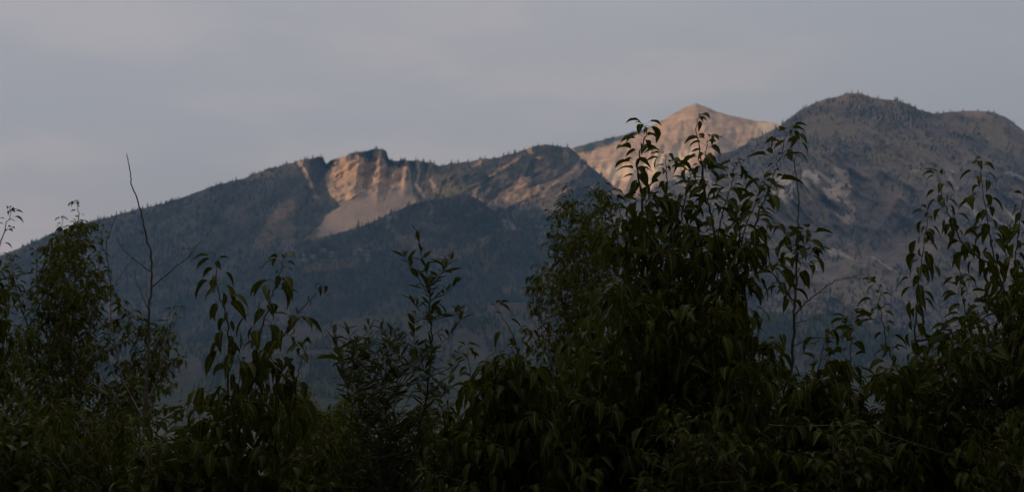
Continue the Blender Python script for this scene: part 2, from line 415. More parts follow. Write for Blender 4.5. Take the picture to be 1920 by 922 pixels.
# --- sunlit peak behind
crestB = [(700, 420), (900, 350), (1000, 305), (1076, 277), (1108, 268), (1152, 257), (1195, 246), (1228, 234), (1260, 214), (1287, 200), (1305, 194),
          (1320, 199), (1347, 211), (1380, 219), (1412, 226), (1450, 230), (1470, 238), (1560, 270), (1700, 330)]
def dispB(x, y, F):
    g = (ridged((x + .35 * y) / 46, y / 260, 4, 71) - .55) * 180 * sstep(0.02, 0.2, F)
    s = (ridged(x / 300, (y + .18 * x) / 14, 3, 74) - .5) * 18
    f = (fbm(x / 12, y / 12, 4, 77) - .5) * 26
    return (g + s + f) * sstep(0, .05, F)
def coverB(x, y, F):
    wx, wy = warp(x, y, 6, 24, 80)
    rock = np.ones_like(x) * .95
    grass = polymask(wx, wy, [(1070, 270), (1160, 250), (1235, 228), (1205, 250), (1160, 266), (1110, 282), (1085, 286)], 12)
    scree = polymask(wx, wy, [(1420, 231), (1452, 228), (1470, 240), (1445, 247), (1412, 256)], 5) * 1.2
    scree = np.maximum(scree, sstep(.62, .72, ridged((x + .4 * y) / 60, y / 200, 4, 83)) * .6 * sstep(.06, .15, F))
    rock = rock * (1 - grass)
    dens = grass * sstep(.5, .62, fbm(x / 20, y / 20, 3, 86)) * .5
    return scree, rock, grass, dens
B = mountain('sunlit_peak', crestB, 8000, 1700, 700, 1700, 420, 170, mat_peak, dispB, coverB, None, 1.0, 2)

# --- burned mountain
crestC = [(980, 470), (1150, 392), (1266, 334), (1304, 314), (1347, 290), (1380, 281), (1401, 268), (1423, 257), (1450, 243), (1461, 237), (1466, 232), (1483, 219),
          (1504, 205), (1526, 194), (1550, 184), (1570, 182), (1589, 175), (1613, 175), (1640, 184), (1683, 189), (1700, 194), (1721, 205),
          (1749, 213), (1787, 210), (1825, 207), (1862, 210), (1890, 222), (1906, 235), (1920, 246), (2000, 292), (2150, 350), (2350, 480)]
rock_C = [[(1440, 344), (1468, 340), (1490, 362), (1478, 392), (1452, 388), (1440, 370)], [(1560, 312), (1590, 318), (1594, 345), (1580, 372), (1555, 362), (1562, 335)],
          [(1500, 332), (1530, 322), (1536, 340), (1512, 358), (1498, 350)], [(1540, 345), (1560, 350), (1578, 372), (1550, 368)]]
dry_C = [[(1510, 214), (1560, 206), (1585, 222), (1540, 228), (1505, 236)], [(1795, 232), (1850, 218), (1890, 232), (1870, 252), (1820, 240)],
         [(1500, 246), (1530, 228), (1600, 234), (1620, 250), (1560, 262)], [(1760, 262), (1800, 256), (1790, 275), (1740, 285)]]
def dispC(x, y, F):
    u = x + 0.9 * y; vv = y - 0.7 * x
    g = (ridged(vv / 120, u / 520, 4, 91) - .55) * 190 * sstep(.02, .25, F)
    big = (ridged((x + .75 * y) / 330, y / 1200, 2, 94) - .5) * 330 * sstep(.03, .4, F)
    f = (fbm(x / 13, y / 13, 4, 97) - .5) * 30
    return (g + big + f) * sstep(0, .05, F)
def coverC(x, y, F):
    wx, wy = warp(x, y, 7, 22, 100)
    rock = np.zeros_like(x)
    for p in rock_C: rock = np.maximum(rock, polymask(wx, wy, p, 12) * sstep(.34, .54, fbm(x / 8, y / 8, 3, 103)) * 1.5)
    rock = np.maximum(rock, sstep(.74, .84, ridged((y - .7 * x) / 60, (x + .9 * y) / 260, 4, 106)) * .55 * (y > 320) * (1 - sstep(480, 560, y)))
    grass = np.zeros_like(x)
    for p in dry_C: grass = np.maximum(grass, polymask(wx, wy, p, 16))
    grass = np.maximum(grass, sstep(.5, .68, fbm((y - .7 * x) / 34, (x + .9 * y) / 130, 4, 109)) * .8 * sstep(.02, .06, F))
    knob = polymask(wx, wy, [(1570, 170), (1700, 185), (1760, 215), (1720, 240), (1640, 232), (1590, 210)], 24)
    band = polymask(wx, wy, [(1300, 300), (1460, 236), (1540, 262), (1720, 258), (1700, 310), (1560, 300), (1460, 330), (1300, 420)], 30)
    dens = sstep(.47, .62, fbm(x / 15, y / 17, 4, 112, .6) + .02) * .8
    dens = np.maximum(dens, knob * .95); dens = np.maximum(dens, band * (.35 + .5 * fbm(x / 20, y / 20, 3, 115)))
    dens = np.maximum(dens, sstep(500, 600, y) * .4)
    dens = dens * (1 - .9 * sstep(.3, .6, rock)) * (1 - .5 * grass * (1 - sstep(500, 600, y)))
    return np.zeros_like(x), rock, grass * (1 - knob), dens
Cm = mountain('burned_mountain', crestC, lambda x: 5500 + 0 * x, lambda x: 1500 + 0 * x, 980, 2350, 720, 320, mat_burn, dispC, coverC, None, 1.0, 3)

# --- forested spur in front of the scree
crestD = [(-300, 720), (100, 660), (300, 585), (400, 540), (500, 486), (577, 448), (616, 442), (642, 435), (671, 427), (699, 416), (721, 405), (751, 392), (777, 381),
          (807, 375), (842, 369), (877, 364), (905, 378), (930, 402), (1000, 412), (1060, 404), (1120, 420), (1250, 470), (1400, 540), (1600, 640)]
def dispD(x, y, F):
    return ((ridged((x - .3 * y) / 150, y / 700, 4, 121) - .55) * 170 * sstep(.02, .3, F) + (fbm(x / 14, y / 14, 4, 124) - .5) * 26) * sstep(0, .05, F)
def coverD(x, y, F):
    grass = sstep(.58, .72, fbm(x / 60, y / 26, 4, 130)) * .7
    rock = sstep(.72, .82, ridged(x / 70, y / 30, 4, 133)) * .5 * (1 - sstep(480, 520, y))
    dens = .35 + .65 * sstep(.34, .55, fbm(x / 40, y / 40, 4, 136))
    return np.zeros_like(x), rock, grass, dens * (1 - .5 * grass)
D_ = mountain('forest_spur', crestD, 5150, 1000, -300, 1600, 560, 190, mat_hill, dispD, coverD, None, 1.0, 4)

# --- low foothill
crestE = [(-600, 700), (200, 668), (525, 618), (634, 600), (720, 588), (850, 578), (937, 568), (1100, 566), (1300, 572), (1500, 588), (1640, 606), (1800, 640), (2500, 690)]
def dispE(x, y, F):
    return ((ridged((x + .2 * y) / 200, y / 500, 4, 141) - .55) * 120 + (fbm(x / 16, y / 16, 4, 144) - .5) * 20) * sstep(0, .08, F)
def coverE(x, y, F):
    grass = np.maximum(sstep(.52, .66, fbm(x / 80, y / 22, 4, 150)) * .8, sstep(690, 720, y) * .9)
    dens = sstep(.36, .56, fbm(x / 50, y / 30, 4, 153)) * (1 - .8 * grass)
    return np.zeros_like(x), np.zeros_like(x), grass, dens
E_ = mountain('foothill', crestE, 3700, 1100, -600, 2500, 520, 100, mat_foot, dispE, coverE, None, 1.0, 5, 1.0)

# --- added ridge on the sun's side, out of view, shaped to shade the valley
PERP = np.array([0.5, -0.8660])
S_RIDGE = 1500.0
def shade_point(px, py, Y):
    q = P(px, py, Y); s = q[:2] @ S_DIR; w = q[:2] @ PERP
    return w, q[2] + (S_RIDGE - s) * math.tan(SUN_EL)
tg = [shade_point(1306, 430, 7700), shade_point(1460, 430, 7700), shade_point(1080, 430, 7700),
      shade_point(0, 300, 5800), shade_point(400, 280, 5800), shade_point(520, 330, 5800), shade_point(570, 440, 5700), shade_point(620, 490, 5600),
      shade_point(780, 455, 5600), shade_point(900, 420, 5700), shade_point(1090, 400, 5800)]
tg += [(-4900, 1330), (-4600, 1480), (-4000, 1500), (-3300, 1260), (-2500, 1000), (-1200, 720), (0, 620), (1200, 560), (2400, 300), (-7600, 700), (-8300, 200)]
tg = sorted(tg); tw = np.array([t[0] for t in tg]); th = np.array([t[1] for t in tg])
ws = np.linspace(-8600, 2700, 260); hs = np.interp(ws, tw, th)
ds = np.linspace(-1, 1, 61)
Wg, Dg = np.meshgrid(ws, ds, indexing='ij')
Hg = np.maximum(hs, 40)[:, None] * np.clip(1 - np.abs(Dg), 0, 1) ** 1.1 + (1 - np.abs(Dg)) * np.abs(Dg) * (ridged(Wg / 600, Dg * 1.2, 4, 161) - .5) * 700 - 8
ends = sstep(-8600, -8200, Wg) * (1 - sstep(2300, 2700, Wg)); Hg = Hg * ends - 8 * (1 - ends)
Sg = S_RIDGE + Dg * 1250
vx = S_DIR[0] * Sg + PERP[0] * Wg; vy = S_DIR[1] * Sg + PERP[1] * Wg
idx = np.arange(Wg.size).reshape(Wg.shape)
q = np.stack([idx[:-1, :-1], idx[1:, :-1], idx[1:, 1:], idx[:-1, 1:]], 2).reshape(-1, 4)
me = mesh_np('shade_ridge', np.stack([vx, vy, Hg], 2).reshape(-1, 3), q, mat_hill)
ca = me.color_attributes.new('cover', 'FLOAT_COLOR', 'POINT')
ca.data.foreach_set('color', np.tile(np.array([0, 0, 0, 1], np.float32), Wg.size))
tag(link(bpy.data.objects.new('shade_ridge', me)), kind='structure')

# ------------------------------------------------------------------ forest on the slopes
def conifer_template(seed, tiers=3, sides=5):
    rg = np.random.RandomState(seed); v = []; f = []
    for k in range(tiers):
        z0 = 0.06 + k * 0.27; z1 = min(1.0, z0 + 0.46) if k < tiers - 1 else 1.0
        r = (0.19, 0.135, 0.08)[k] * (0.9 + .2 * rg.rand())
        b = len(v); ph = rg.rand() * 6.28
        for i in range(sides):
            a = ph + i * 2 * math.pi / sides
            rr = r * (0.7 + .6 * rg.rand())
            v.append((rr * math.cos(a), rr * math.sin(a), z0 + .05 * rg.rand()))
        v.append((0, 0, z1))
        f += [(b + i, b + (i + 1) % sides, b + sides) for i in range(sides)]
    return np.array(v), np.array(f)
def snag_template(seed):
    rg = np.random.RandomState(seed)
    v = [(.016 * math.cos(a), .016 * math.sin(a), 0) for a in (0, 2.1, 4.2)] + [(.03 * (rg.rand() - .5), .03 * (rg.rand() - .5), 1)]
    f = [(0, 1, 3), (1, 2, 3), (2, 0, 3)]
    for k in range(2):
        z = .35 + .4 * rg.rand(); a = rg.rand() * 6.28; b = len(v); l = .06 + .05 * rg.rand()
        v += [(0, 0, z), (0, 0, z + .02), (l * math.cos(a), l * math.sin(a), z + .05)]; f.append((b, b + 1, b + 2))
    return np.array(v), np.array(f)
def scatter(name, m, count, hmin, hmax, temps, mat, label, rowmax=760, dens=None, wide=1.0):
    rg = np.random.RandomState(hash(name) % 1000 if False else len(name) * 7 + count % 97)
    d = m['forest'] if dens is None else dens
    V = m['V']; ok = (m['T'] >= 0) & (m['y'] < rowmax) & (m['x'] > -30) & (m['x'] < 1950)
    # weight by the photo area of each cell so that the wood is even over the slope
    wgt = d * ok * np.gradient(np.maximum.accumulate(m['y'], 0), axis=0).clip(0, 20)
    wgt[-1] = 0; wgt[:, -1] = 0
    pr = (wgt / wgt.sum()).ravel()
    pick = rg.choice(pr.size, count, p=pr)
    i, j = np.unravel_index(pick, wgt.shape)
    u, w = rg.rand(count)[:, None], rg.rand(count)[:, None]
    base = V[i, j] * (1 - u) * (1 - w) + V[i + 1, j] * u * (1 - w) + V[i, j + 1] * (1 - u) * w + V[i + 1, j + 1] * u * w
    h = hmin + (hmax - hmin) * rg.rand(count) ** 1.6
    vs = []; fs = []; off = 0
    kk = rg.randint(len(temps), size=count)
    for k, (tv, tf) in enumerate(temps):
        s = np.where(kk == k)[0]; a = rg.rand(len(s)) * 6.28; ca, sa = np.cos(a), np.sin(a)
        wd = wide * (0.8 + .5 * rg.rand(len(s)))
        x = (tv[None, :, 0] * ca[:, None] - tv[None, :, 1] * sa[:, None]) * (h[s] * wd)[:, None]
        y = (tv[None, :, 0] * sa[:, None] + tv[None, :, 1] * ca[:, None]) * (h[s] * wd)[:, None]
        z = tv[None, :, 2] * h[s][:, None] - 0.6
        vs.append((np.stack([x, y, z], 2) + base[s][:, None, :]).reshape(-1, 3))
        fs.append((tf[None] + (np.arange(len(s)) * len(tv))[:, None, None] + off).reshape(-1, 3)); off += len(s) * len(tv)
    o = link(bpy.data.objects.new(name, mesh_np(name, np.concatenate(vs), np.concatenate(fs), mat, False)))
    return tag(o, label, 'forest', kind='stuff')
T3 = [conifer_template(s) for s in range(6)]; T2 = [conifer_template(s + 20, 2, 4) for s in range(6)]
SN = [snag_template(s) for s in range(6)]
scatter('conifer_forest', A, 22000, 7, 17, T2, mat_conifer, 'dark conifer forest covering the slopes of the cliff mountain')
scatter('conifer_forest', Cm, 17000, 5, 13, T2, mat_conifer, 'patchy conifer forest on the broad burned mountain')
scatter('conifer_forest', D_, 13000, 8, 18, T2, mat_conifer, 'dense conifer forest on the spur below the pale scree')
scatter('conifer_forest', E_, 6000, 8, 18, T2, mat_conifer, 'conifer forest on the low foothill at the mountain foot', 740)
scatter('conifer_forest', B, 500, 5, 10, T2, mat_conifer, 'thin conifers on the shoulder of the sunlit peak')
burn = lambda m, s: (m['F'] > .02) * (1 - np.clip(m['cov'][0] + m['cov'][1], 0, 1)) * (.25 + sstep(.4, .6, fbm(m['x'] / 60, m['y'] / 60, 3, s)))
scatter('dead_snags', Cm, 10000, 8, 17, SN, mat_snag, 'grey burned snags standing on the broad mountain', 620, burn(Cm, 170))
scatter('dead_snags', A, 6000, 8, 16, SN, mat_snag, 'grey burned snags standing on the cliff mountain flank', 560, burn(A, 173) * (A['x'] < 640))
scatter('dead_snags', D_, 5000, 8, 16, SN, mat_snag, 'grey burned snags standing on the forested spur', 600, burn(D_, 176))

# single conifers that stand out on the skylines
ctv, ctf = conifer_template(99, 3, 8)
def ragged(seed):
    rg = np.random.RandomState(seed); v = []; f = []
    for k in range(9):
        z0 = .08 + .095 * k; r = .20 * (1 - k / 9.6) + .01; z1 = z0 + .17
        b = len(v)
        for i in range(8):
            a = i * math.pi / 4 + k; rr = r * (1.15 if i % 2 else .55) * (.75 + .5 * rg.rand())
            v.append((rr * math.cos(a), rr * math.sin(a), z0 - (.03 if i % 2 else 0)))
        v.append((0, 0, min(1, z1))); f += [(b + i, b + (i + 1) % 8, b + 8) for i in range(8)]
    return np.array(v), np.array(f)
crown_me = [mesh_np('crown', *ragged(s), mat_conifer, False) for s in range(4)]
tvv = np.array([(.02 * math.cos(a), .02 * math.sin(a), z) for z in (-.03, .3) for a in (0, 1.57, 3.14, 4.71)])
trunk_me = mesh_np('trunk', tvv, np.array([[i, (i + 1) % 4, 4 + (i + 1) % 4, 4 + i] for i in range(4)]), mat_snag)
def skyline(m, xs, hrange, label, group, frow=0.0):
    rg = np.random.RandomState(int(xs[0]))
    row = m['back'] + int(np.searchsorted(m['F'][m['back']:, 0], frow))
    cen = list(xs)[::3]
    for x in xs:
        if len(xs) > 1 and rg.rand() < .75: x = min(cen, key=lambda c: abs(c - x)) + rg.normal(0, 4.5)
        elif len(xs) > 1: x = x + rg.uniform(-8, 8)
        j = int(np.argmin(np.abs(m['x'][0] - x))); p = m['V'][row, j]
        e = bpy.data.objects.new('conifer_tree', None); link(e); e.location = p - np.array([0, 0, .5]); e.empty_display_size = 2
        h = hrange[0] * .7 + (hrange[1] - hrange[0] * .7) * rg.rand() ** 1.7; wdt = h * (.75 + .4 * rg.rand())
        e.scale = (wdt, wdt, h); e.rotation_euler = (0, 0, rg.rand() * 6.28)
        link(bpy.data.objects.new('trunk', trunk_me), e); link(bpy.data.objects.new('crown', crown_me[rg.randint(4)]), e)
        tag(e, label, 'tree', group)
skyline(D_, [671], (27, 28), 'tallest lone conifer standing up against the pale scree slope', None)
skyline(D_, [678, 700, 705, 711, 722, 727, 735, 742, 748, 757, 640, 648, 656], (8, 15), 'small dark conifer on the forest edge below the pale scree', 'conifers along the foot of the scree')
skyline(A, [751, 754, 757, 762, 768, 774, 780, 783, 786, 790, 795, 801, 806, 830, 838, 850, 858, 866, 878, 882, 896, 905, 925, 944, 958, 964], (8, 17),
        'small conifer on the saddle skyline right of the cliffs', 'conifers on the saddle skyline')
skyline(A, [230, 246, 262, 280, 292, 310, 330, 352, 372, 392, 410, 420, 436, 450, 470, 486, 500, 515, 528, 545, 560, 572, 584, 596], (8, 15),
        'small conifer on the long sloping skyline left of the cliffs', 'conifers on the long sloping skyline')
skyline(A, [640, 650, 658, 665, 672, 680, 688, 696, 704, 710, 716, 721], (5, 9), 'small conifer on the flat top above the bright cliff', 'conifers on the cliff top')
skyline(Cm, [1468], (19, 20), 'lone conifer at the notch beside the sunlit peak', None)
skyline(Cm, [1350, 1362, 1374, 1386, 1396, 1403, 1410, 1416, 1424, 1431, 1440, 1448, 1456], (10, 19), 'dark conifer on the ridge edge against the sunlit peak', 'conifers edging the sunlit peak')
skyline(Cm, [1480, 1488, 1506, 1511, 1518, 1530, 1590, 1595, 1600, 1604, 1610, 1615, 1622, 1630, 1636, 1643, 1650, 1668, 1684, 1688, 1696, 1712], (7, 14),
        'dark conifer on the rounded wooded summit skyline', 'conifers on the rounded summit')
skyline(Cm, [1736, 1745, 1760, 1770, 1784, 1793, 1805, 1818, 1826, 1836, 1845, 1856, 1866, 1878, 1890, 1899], (5, 10),
        'short conifer on the flat skyline shoulder of the burned mountain', 'conifers on the burned shoulder')

# ------------------------------------------------------------------ haze
hz = MatB('haze'); hz.N.remove(hz.b)
pv = hz.new('ShaderNodeVolumePrincipled')
pv.inputs['Color'].default_value = (0.30, 0.63, 1.0, 1); pv.inputs['Density'].default_value = 3.9e-5
pv.inputs['Anisotropy'].default_value = 0.0
hz.L.new(pv.outputs[0], hz.out.inputs['Volume'])
X0, X1, Z0, Z1 = -11600., 11600., -25., 1780.
hv = np.array([(x, y, z) for z in (Z0, Z1) for y in (X0, X1) for x in (X0, X1)])
hf = np.array([[0, 2, 3, 1], [4, 5, 7, 6], [0, 1, 5, 4], [2, 6, 7, 3], [0, 4, 6, 2], [1, 3, 7, 5]])
tag(link(bpy.data.objects.new('haze', mesh_np('haze', hv, hf, hz.m, False))), 'thin blue haze filling the mountain valley', 'haze', kind='stuff')

# ------------------------------------------------------------------ leaves
def leaf_shape(rows, widths, length, petiole, a0, a1, fold, twist, wave, arch, lowres):
    """petiole and blade; +Y outwards, Z up, the blade bends from angle a0 to a1 (degrees)"""
    v = []; uv = []; f = []
    np_ = 2 if lowres else 3
    y = z = 0.0; pts = []
    for k in range(np_ + 1):                                # petiole arc
        pts.append((y, z)); ang = math.radians(a0 + arch - arch * k / np_)
        y += petiole / np_ * math.cos(ang); z += petiole / np_ * math.sin(ang)
    pw = 0.011
    for (py, pz) in pts:
        v += [(-pw, py, pz), (pw, py, pz), (0, py, pz - pw * 1.4)]; uv += [(0.5, -.5)] * 3
    for k in range(np_):
        b = 3 * k
        for i in range(3): f.append((b + i, b + (i + 1) % 3, b + 3 + (i + 1) % 3)); f.append((b + i, b + 3 + (i + 1) % 3, b + 3 + i))
    y, z = pts[-1]; prev = 0
    n0 = None
    for r, (s, w) in enumerate(zip(rows, widths)):
        ang = math.radians(a0 + (a1 - a0) * (s ** .8)); ds_ = (s - prev) * length; prev = s
        y += ds_ * math.cos(ang); z += ds_ * math.sin(ang)
        ny, nz = -math.sin(ang), math.cos(ang)
        b = len(v)
        if w == 0:
            v.append((0, y, z)); uv.append((.5, s))
        else:
            w *= length
            for k, sx in enumerate((-1, 0, 1)):
                tw = twist * s
                lift = abs(sx) * w * fold + wave * w * sx * math.sin(s * 7 + sx)
                lx = sx * w * math.cos(tw); lift += sx * w * math.sin(tw)
                v.append((lx, y + ny * lift, z + nz * lift)); uv.append((.5 + sx * .5, s))
        if n0 is not None:
            pb, pw_ = n0
            if pw_ == 0: f += [(pb, b, b + 1), (pb, b + 1, b + 2)]
            elif w == 0: f += [(pb, b, pb + 1), (pb + 1, b, pb + 2)]
            else: f += [(pb, b, b + 1), (pb, b + 1, pb + 1), (pb + 1, b + 1, b + 2), (pb + 1, b + 2, pb + 2)]
        n0 = (b, w)
    return np.array(v), np.array(f), np.array(uv)
PR = [0, .07, .2, .36, .54, .72, .88, 1]; PW = [0, .12, .195, .205, .172, .108, .042, 0]
PRl = [0, .16, .42, .72, 1]; PWl = [0, .175, .2, .105, 0]
WR = [0, .12, .32, .55, .78, 1]; WW = [0, .09, .15, .15, .09, 0]
WRl = [0, .3, .65, 1]; WWl = [0, .14, .135, 0]
def make_set(kind, rg):
    """(hi meshes, lo templates) by droop class"""
    hi = []; lo = []
    for cls in range(4):
        H = []; Lw = []
        for k in range(7):
            ws = rg.uniform(.72, 1.12)
            if kind == 'willow':
                a0 = (48, 36, 22, 5)[cls] + rg.uniform(-8, 8); a1 = a0 + rg.uniform(-25, 12)
                args = (1.0, .10, a0, a1, rg.uniform(.2, .55), rg.uniform(-.4, .4), rg.uniform(-.1, .1), 8); R, Wd, Rl, Wl = WR, WW, WRl, WWl
            else:
                a0 = (28, 8, -22, -52)[cls] + rg.uniform(-10, 10); a1 = (-22, -52, -78, -92)[cls] + rg.uniform(-14, 14)
                if kind == 'dry': a1 -= 110
                args = (1.0, rg.uniform(.38, .6), a0, a1, rg.uniform(.15, .85), rg.uniform(-1.0, 1.0), rg.uniform(-.2, .2), (14, 30, 55, 80)[cls]); R, Wd, Rl, Wl = PR, PW, PRl, PWl
                if kind == 'dry': Wd = [w * .6 for w in PW]; Wl = [w * .6 for w in PWl]
            Wd = [w * ws for w in Wd]; Wl = [w * ws for w in Wl]
            v, f, uv = leaf_shape(R, Wd, *args, False)
            H.append(mesh_np('leaf', v, f, {'poplar': mat_poplar, 'willow': mat_willow, 'dry': mat_dry}[kind], True, uv))
            Lw.append(leaf_shape(Rl, Wl, *args, True))
        hi.append(H); lo.append(Lw)
    return hi, lo
LEAF = {k: make_set(k, random.Random(i)) for i, k in enumerate(('poplar', 'willow', 'dry'))}
LEAFMAT = {'poplar': mat_poplar, 'willow': mat_willow, 'dry': mat_dry}

# ------------------------------------------------------------------ woody shoots
def smooth_path(pts, per=4):
    pts = np.asarray(pts, float)
    if len(pts) < 3: 
        t = np.linspace(0, 1, per + 1)[:, None]; return pts[0] * (1 - t) + pts[-1] * t
    q = np.concatenate([[2 * pts[0] - pts[1]], pts, [2 * pts[-1] - pts[-2]]]); o = []
    for i in range(1, len(q) - 2):
        for t in np.linspace(0, 1, per, endpoint=False):
            p0, p1, p2, p3 = q[i - 1:i + 3]
            o.append(.5 * (2 * p1 + (p2 - p0) * t + (2 * p0 - 5 * p1 + 4 * p2 - p3) * t * t + (3 * p1 - p0 - 3 * p2 + p3) * t ** 3))
    o.append(pts[-1]); return np.array(o)
def tube(path, r0, r1, sides=5):
    path = np.asarray(path); n = len(path)
    tg_ = np.gradient(path, axis=0); tg_ /= np.linalg.norm(tg_, axis=1)[:, None] + 1e-9
    ref = np.array([0.0, 1, 0]) if abs(tg_[0][1]) < .9 else np.array([1.0, 0, 0])
    u = np.cross(tg_, ref); u /= np.linalg.norm(u, axis=1)[:, None] + 1e-9; w = np.cross(tg_, u)
    r = np.linspace(r0, r1, n)[:, None]
    v = []
    for k in range(sides):
        a = 2 * math.pi * k / sides; v.append(path + r * (math.cos(a) * u + math.sin(a) * w))
    v = np.stack(v, 1).reshape(-1, 3)
    f = [(i * sides + k, i * sides + (k + 1) % sides, (i + 1) * sides + (k + 1) % sides, (i + 1) * sides + k) for i in range(n - 1) for k in range(sides)]
    v = np.concatenate([v, path[-1:] + tg_[-1:] * r1]); tip = len(v) - 1; b = (n - 1) * sides
    f3 = [(b + k, b + (k + 1) % sides, tip) for k in range(sides)]
    return v, np.array(f), np.array(f3)
class Wood:
    def __init__(s): s.v = []; s.q = []; s.t = []; s.n = 0
    def add(s, path, r0, r1, sides=5):
        v, q, t = tube(path, r0, r1, sides); s.v.append(v); s.q.append(q + s.n); s.t.append(t + s.n); s.n += len(v)
    def build(s, name, mat, parent):
        if not s.v: return None
        return link(bpy.data.objects.new(name, mesh_np(name, np.concatenate(s.v), [np.concatenate(s.q), np.concatenate(s.t)], mat)), parent)

class Plant:
    """a woody plant: leaders run from the ground to their tips, shoots branch from them, leaves sit along both"""
    def __init__(s, name, label, cat, base_px, D, leafkind='poplar', size=.085, group=None, seed=1, droop=3):
        s.droop = droop; s.rg = random.Random(seed); s.nr = np.random.RandomState(seed)
        b = P(base_px, 700, D); s.base = np.array([b[0], D, 0.0]); s.D = D
        s.e = bpy.data.objects.new(name, None); s.e.empty_display_size = .3; link(s.e); s.e.location = s.base
        tag(s.e, label, cat, group)
        s.kind = leafkind; s.size = size * 1.14; s.leaves = []; s.paths = []; s.shoots = Wood(); s.nlead = 0
    def pix(s, pts, dd=0.0, dslope=0.0):
        return [P(x, y, s.D + dd + dslope * i) for i, (x, y) in enumerate(pts)]
    def leaf(s, p, az, cls, scale, pri, kind=None):
        s.leaves.append((p, az, min(3, max(0, cls)), scale, pri, kind or s.kind, s.rg.uniform(-.45, .45), s.rg.uniform(-.35, .35)))
    def dress(s, path, f0, f1, step, pri, scale=1.0, tipcls=0, basecls=2, kind=None):
        """leaves along a path from fraction f0 to f1, one about every `step` metres"""
        seg = np.linalg.norm(np.diff(path, axis=0), axis=1); L_ = np.concatenate([[0], np.cumsum(seg)]); tot = L_[-1]
        d = tot * f0; az = s.rg.uniform(0, 6.28)
        while d < tot * f1:
            t = d / tot
            p = np.array([np.interp(d, L_, path[:, k]) for k in range(3)])
            az += 2.4 + s.rg.uniform(-.5, .5)
            near = (d / tot - f0) / max(1e-6, 1 - f0)
            cls = round(basecls + (tipcls - basecls) * near ** 2 + s.rg.uniform(-.7, .7))
            sc_ = s.size * scale * s.rg.uniform(.42, 1.14) * (1 - .28 * max(0, near - .75) / .25)
            s.leaf(p, az, cls, sc_, pri, kind); d += step * s.rg.choice((.25, .5, 1.1, 1.3, 1.9)) * (1 - .35 * near)
        for k in range(2): s.leaf(path[-1], s.rg.uniform(0, 6.28), 0, s.size * scale * s.rg.uniform(.3, .5), pri, kind)
        if pri == 0 and s.kind == 'poplar':
            for k in range(4):
                s.leaf(path[-1] + (path[-2] - path[-1]) * s.rg.uniform(0, .5), s.rg.uniform(0, 6.28), s.rg.choice((0, 1, 1, 2)), s.size * scale * s.rg.uniform(.45, .85), pri, kind)
        if pri > 0 and s.kind == 'poplar':
            for k in range(s.rg.randint(3, 5)):
                s.leaf(path[-1] + (path[-2] - path[-1]) * s.rg.uniform(0, .4), s.rg.uniform(0, 6.28), s.rg.choice((2, 3, 3, 3)) - (3 - s.droop), s.size * scale * s.rg.uniform(.7, 1.1), pri)
    def leader(s, pts, r0=.009, r1=.0016, leaf=(.25, .97), step=.03, dd=0.0, ground=True, mat=None, name='stem', scale=1.0, sides=6, dslope=0.0, basecls=2, tipcls=0, kind=None):
        """pts: photo pixels from the tip down"""
        w = s.pix(pts, dd, dslope)[::-1]
        if ground:
            last = w[0]; g = s.base + np.array([s.rg.uniform(-.05, .05), s.rg.uniform(-.05, .05), -.03])
            mid = g * .45 + last * .55; mid[0] = g[0] * .3 + last[0] * .7
            w = [g, mid] + w
        path = smooth_path(w, 5)
        seg = np.linalg.norm(np.diff(path, axis=0), axis=1)
        path = path + s.nr.normal(0, .0032 if s.D < 12 else .006, path.shape) * np.linspace(.3, 1, len(path))[:, None]
        wood = Wood(); wood.add(path, r0 * .72, r1 * .85, sides); o = wood.build(name, mat or mat_bark, s.e)
        o.matrix_parent_inverse = Matrix.Translation(-Vector(s.base))
        s.paths.append(path)
        if leaf:
            vis = sum(np.linalg.norm(np.diff(smooth_path(s.pix(pts, dd), 5), axis=0), axis=1)); tot = seg.sum()
            f0 = 1 - vis / tot * (1 - leaf[0])
            s.dress(path, f0, 1 - vis / tot * (1 - leaf[1]), step * .62, 0, scale, tipcls, basecls, kind)
        return path
    def fill(s, poly, count, depth, step=.032, pri=1, scale=1.0, length=(.25, .6), up=(.3, 1.2)):
        """side shoots whose tips are spread through the outline, from depth -depth to +depth"""
        poly = np.asarray(poly, float); x0, y0 = poly.min(0); x1, y1 = poly.max(0); k = 0; tries = 0
        while k < count and tries < count * 30:
            tries += 1
            x, y = s.rg.uniform(x0, x1), s.rg.uniform(y0, y1)
            if polymask(np.array([x]), np.array([y]), poly, .01)[0] < .5: continue
            dd = s.rg.uniform(-1, 1) * depth
            tip = P(x, y, s.D + dd); ln = s.rg.uniform(*length)
            best = None
            for pa in s.paths:
                dz = tip[2] - pa[:, 2]; dh = np.hypot(pa[:, 0] - tip[0], pa[:, 1] - tip[1])
                cost = np.abs(dz - dh * s.rg.uniform(*up)) + dh * .6 + np.abs(np.hypot(dz, dh) - ln)
                i = int(np.argmin(cost))
                if best is None or cost[i] < best[0]: best = (cost[i], pa[i])
            st = best[1]; v = tip - st; l = np.linalg.norm(v)
            m1 = st + v * .4 + np.array([s.rg.gauss(0, .05), s.rg.gauss(0, .05), .0]) * l - np.array([0, 0, .07 * l])
            path = smooth_path([st, m1, tip], 4)
            s.shoots.add(path, .0022 + .0035 * min(1, l), .0011, 4)
            s.dress(path, max(.12, 1 - .5 / max(l, .5)) if l > .5 else .1, .97, step, pri + (dd + depth) / (2 * depth + 1e-6), scale, s.droop - 2, s.droop)
            k += 1
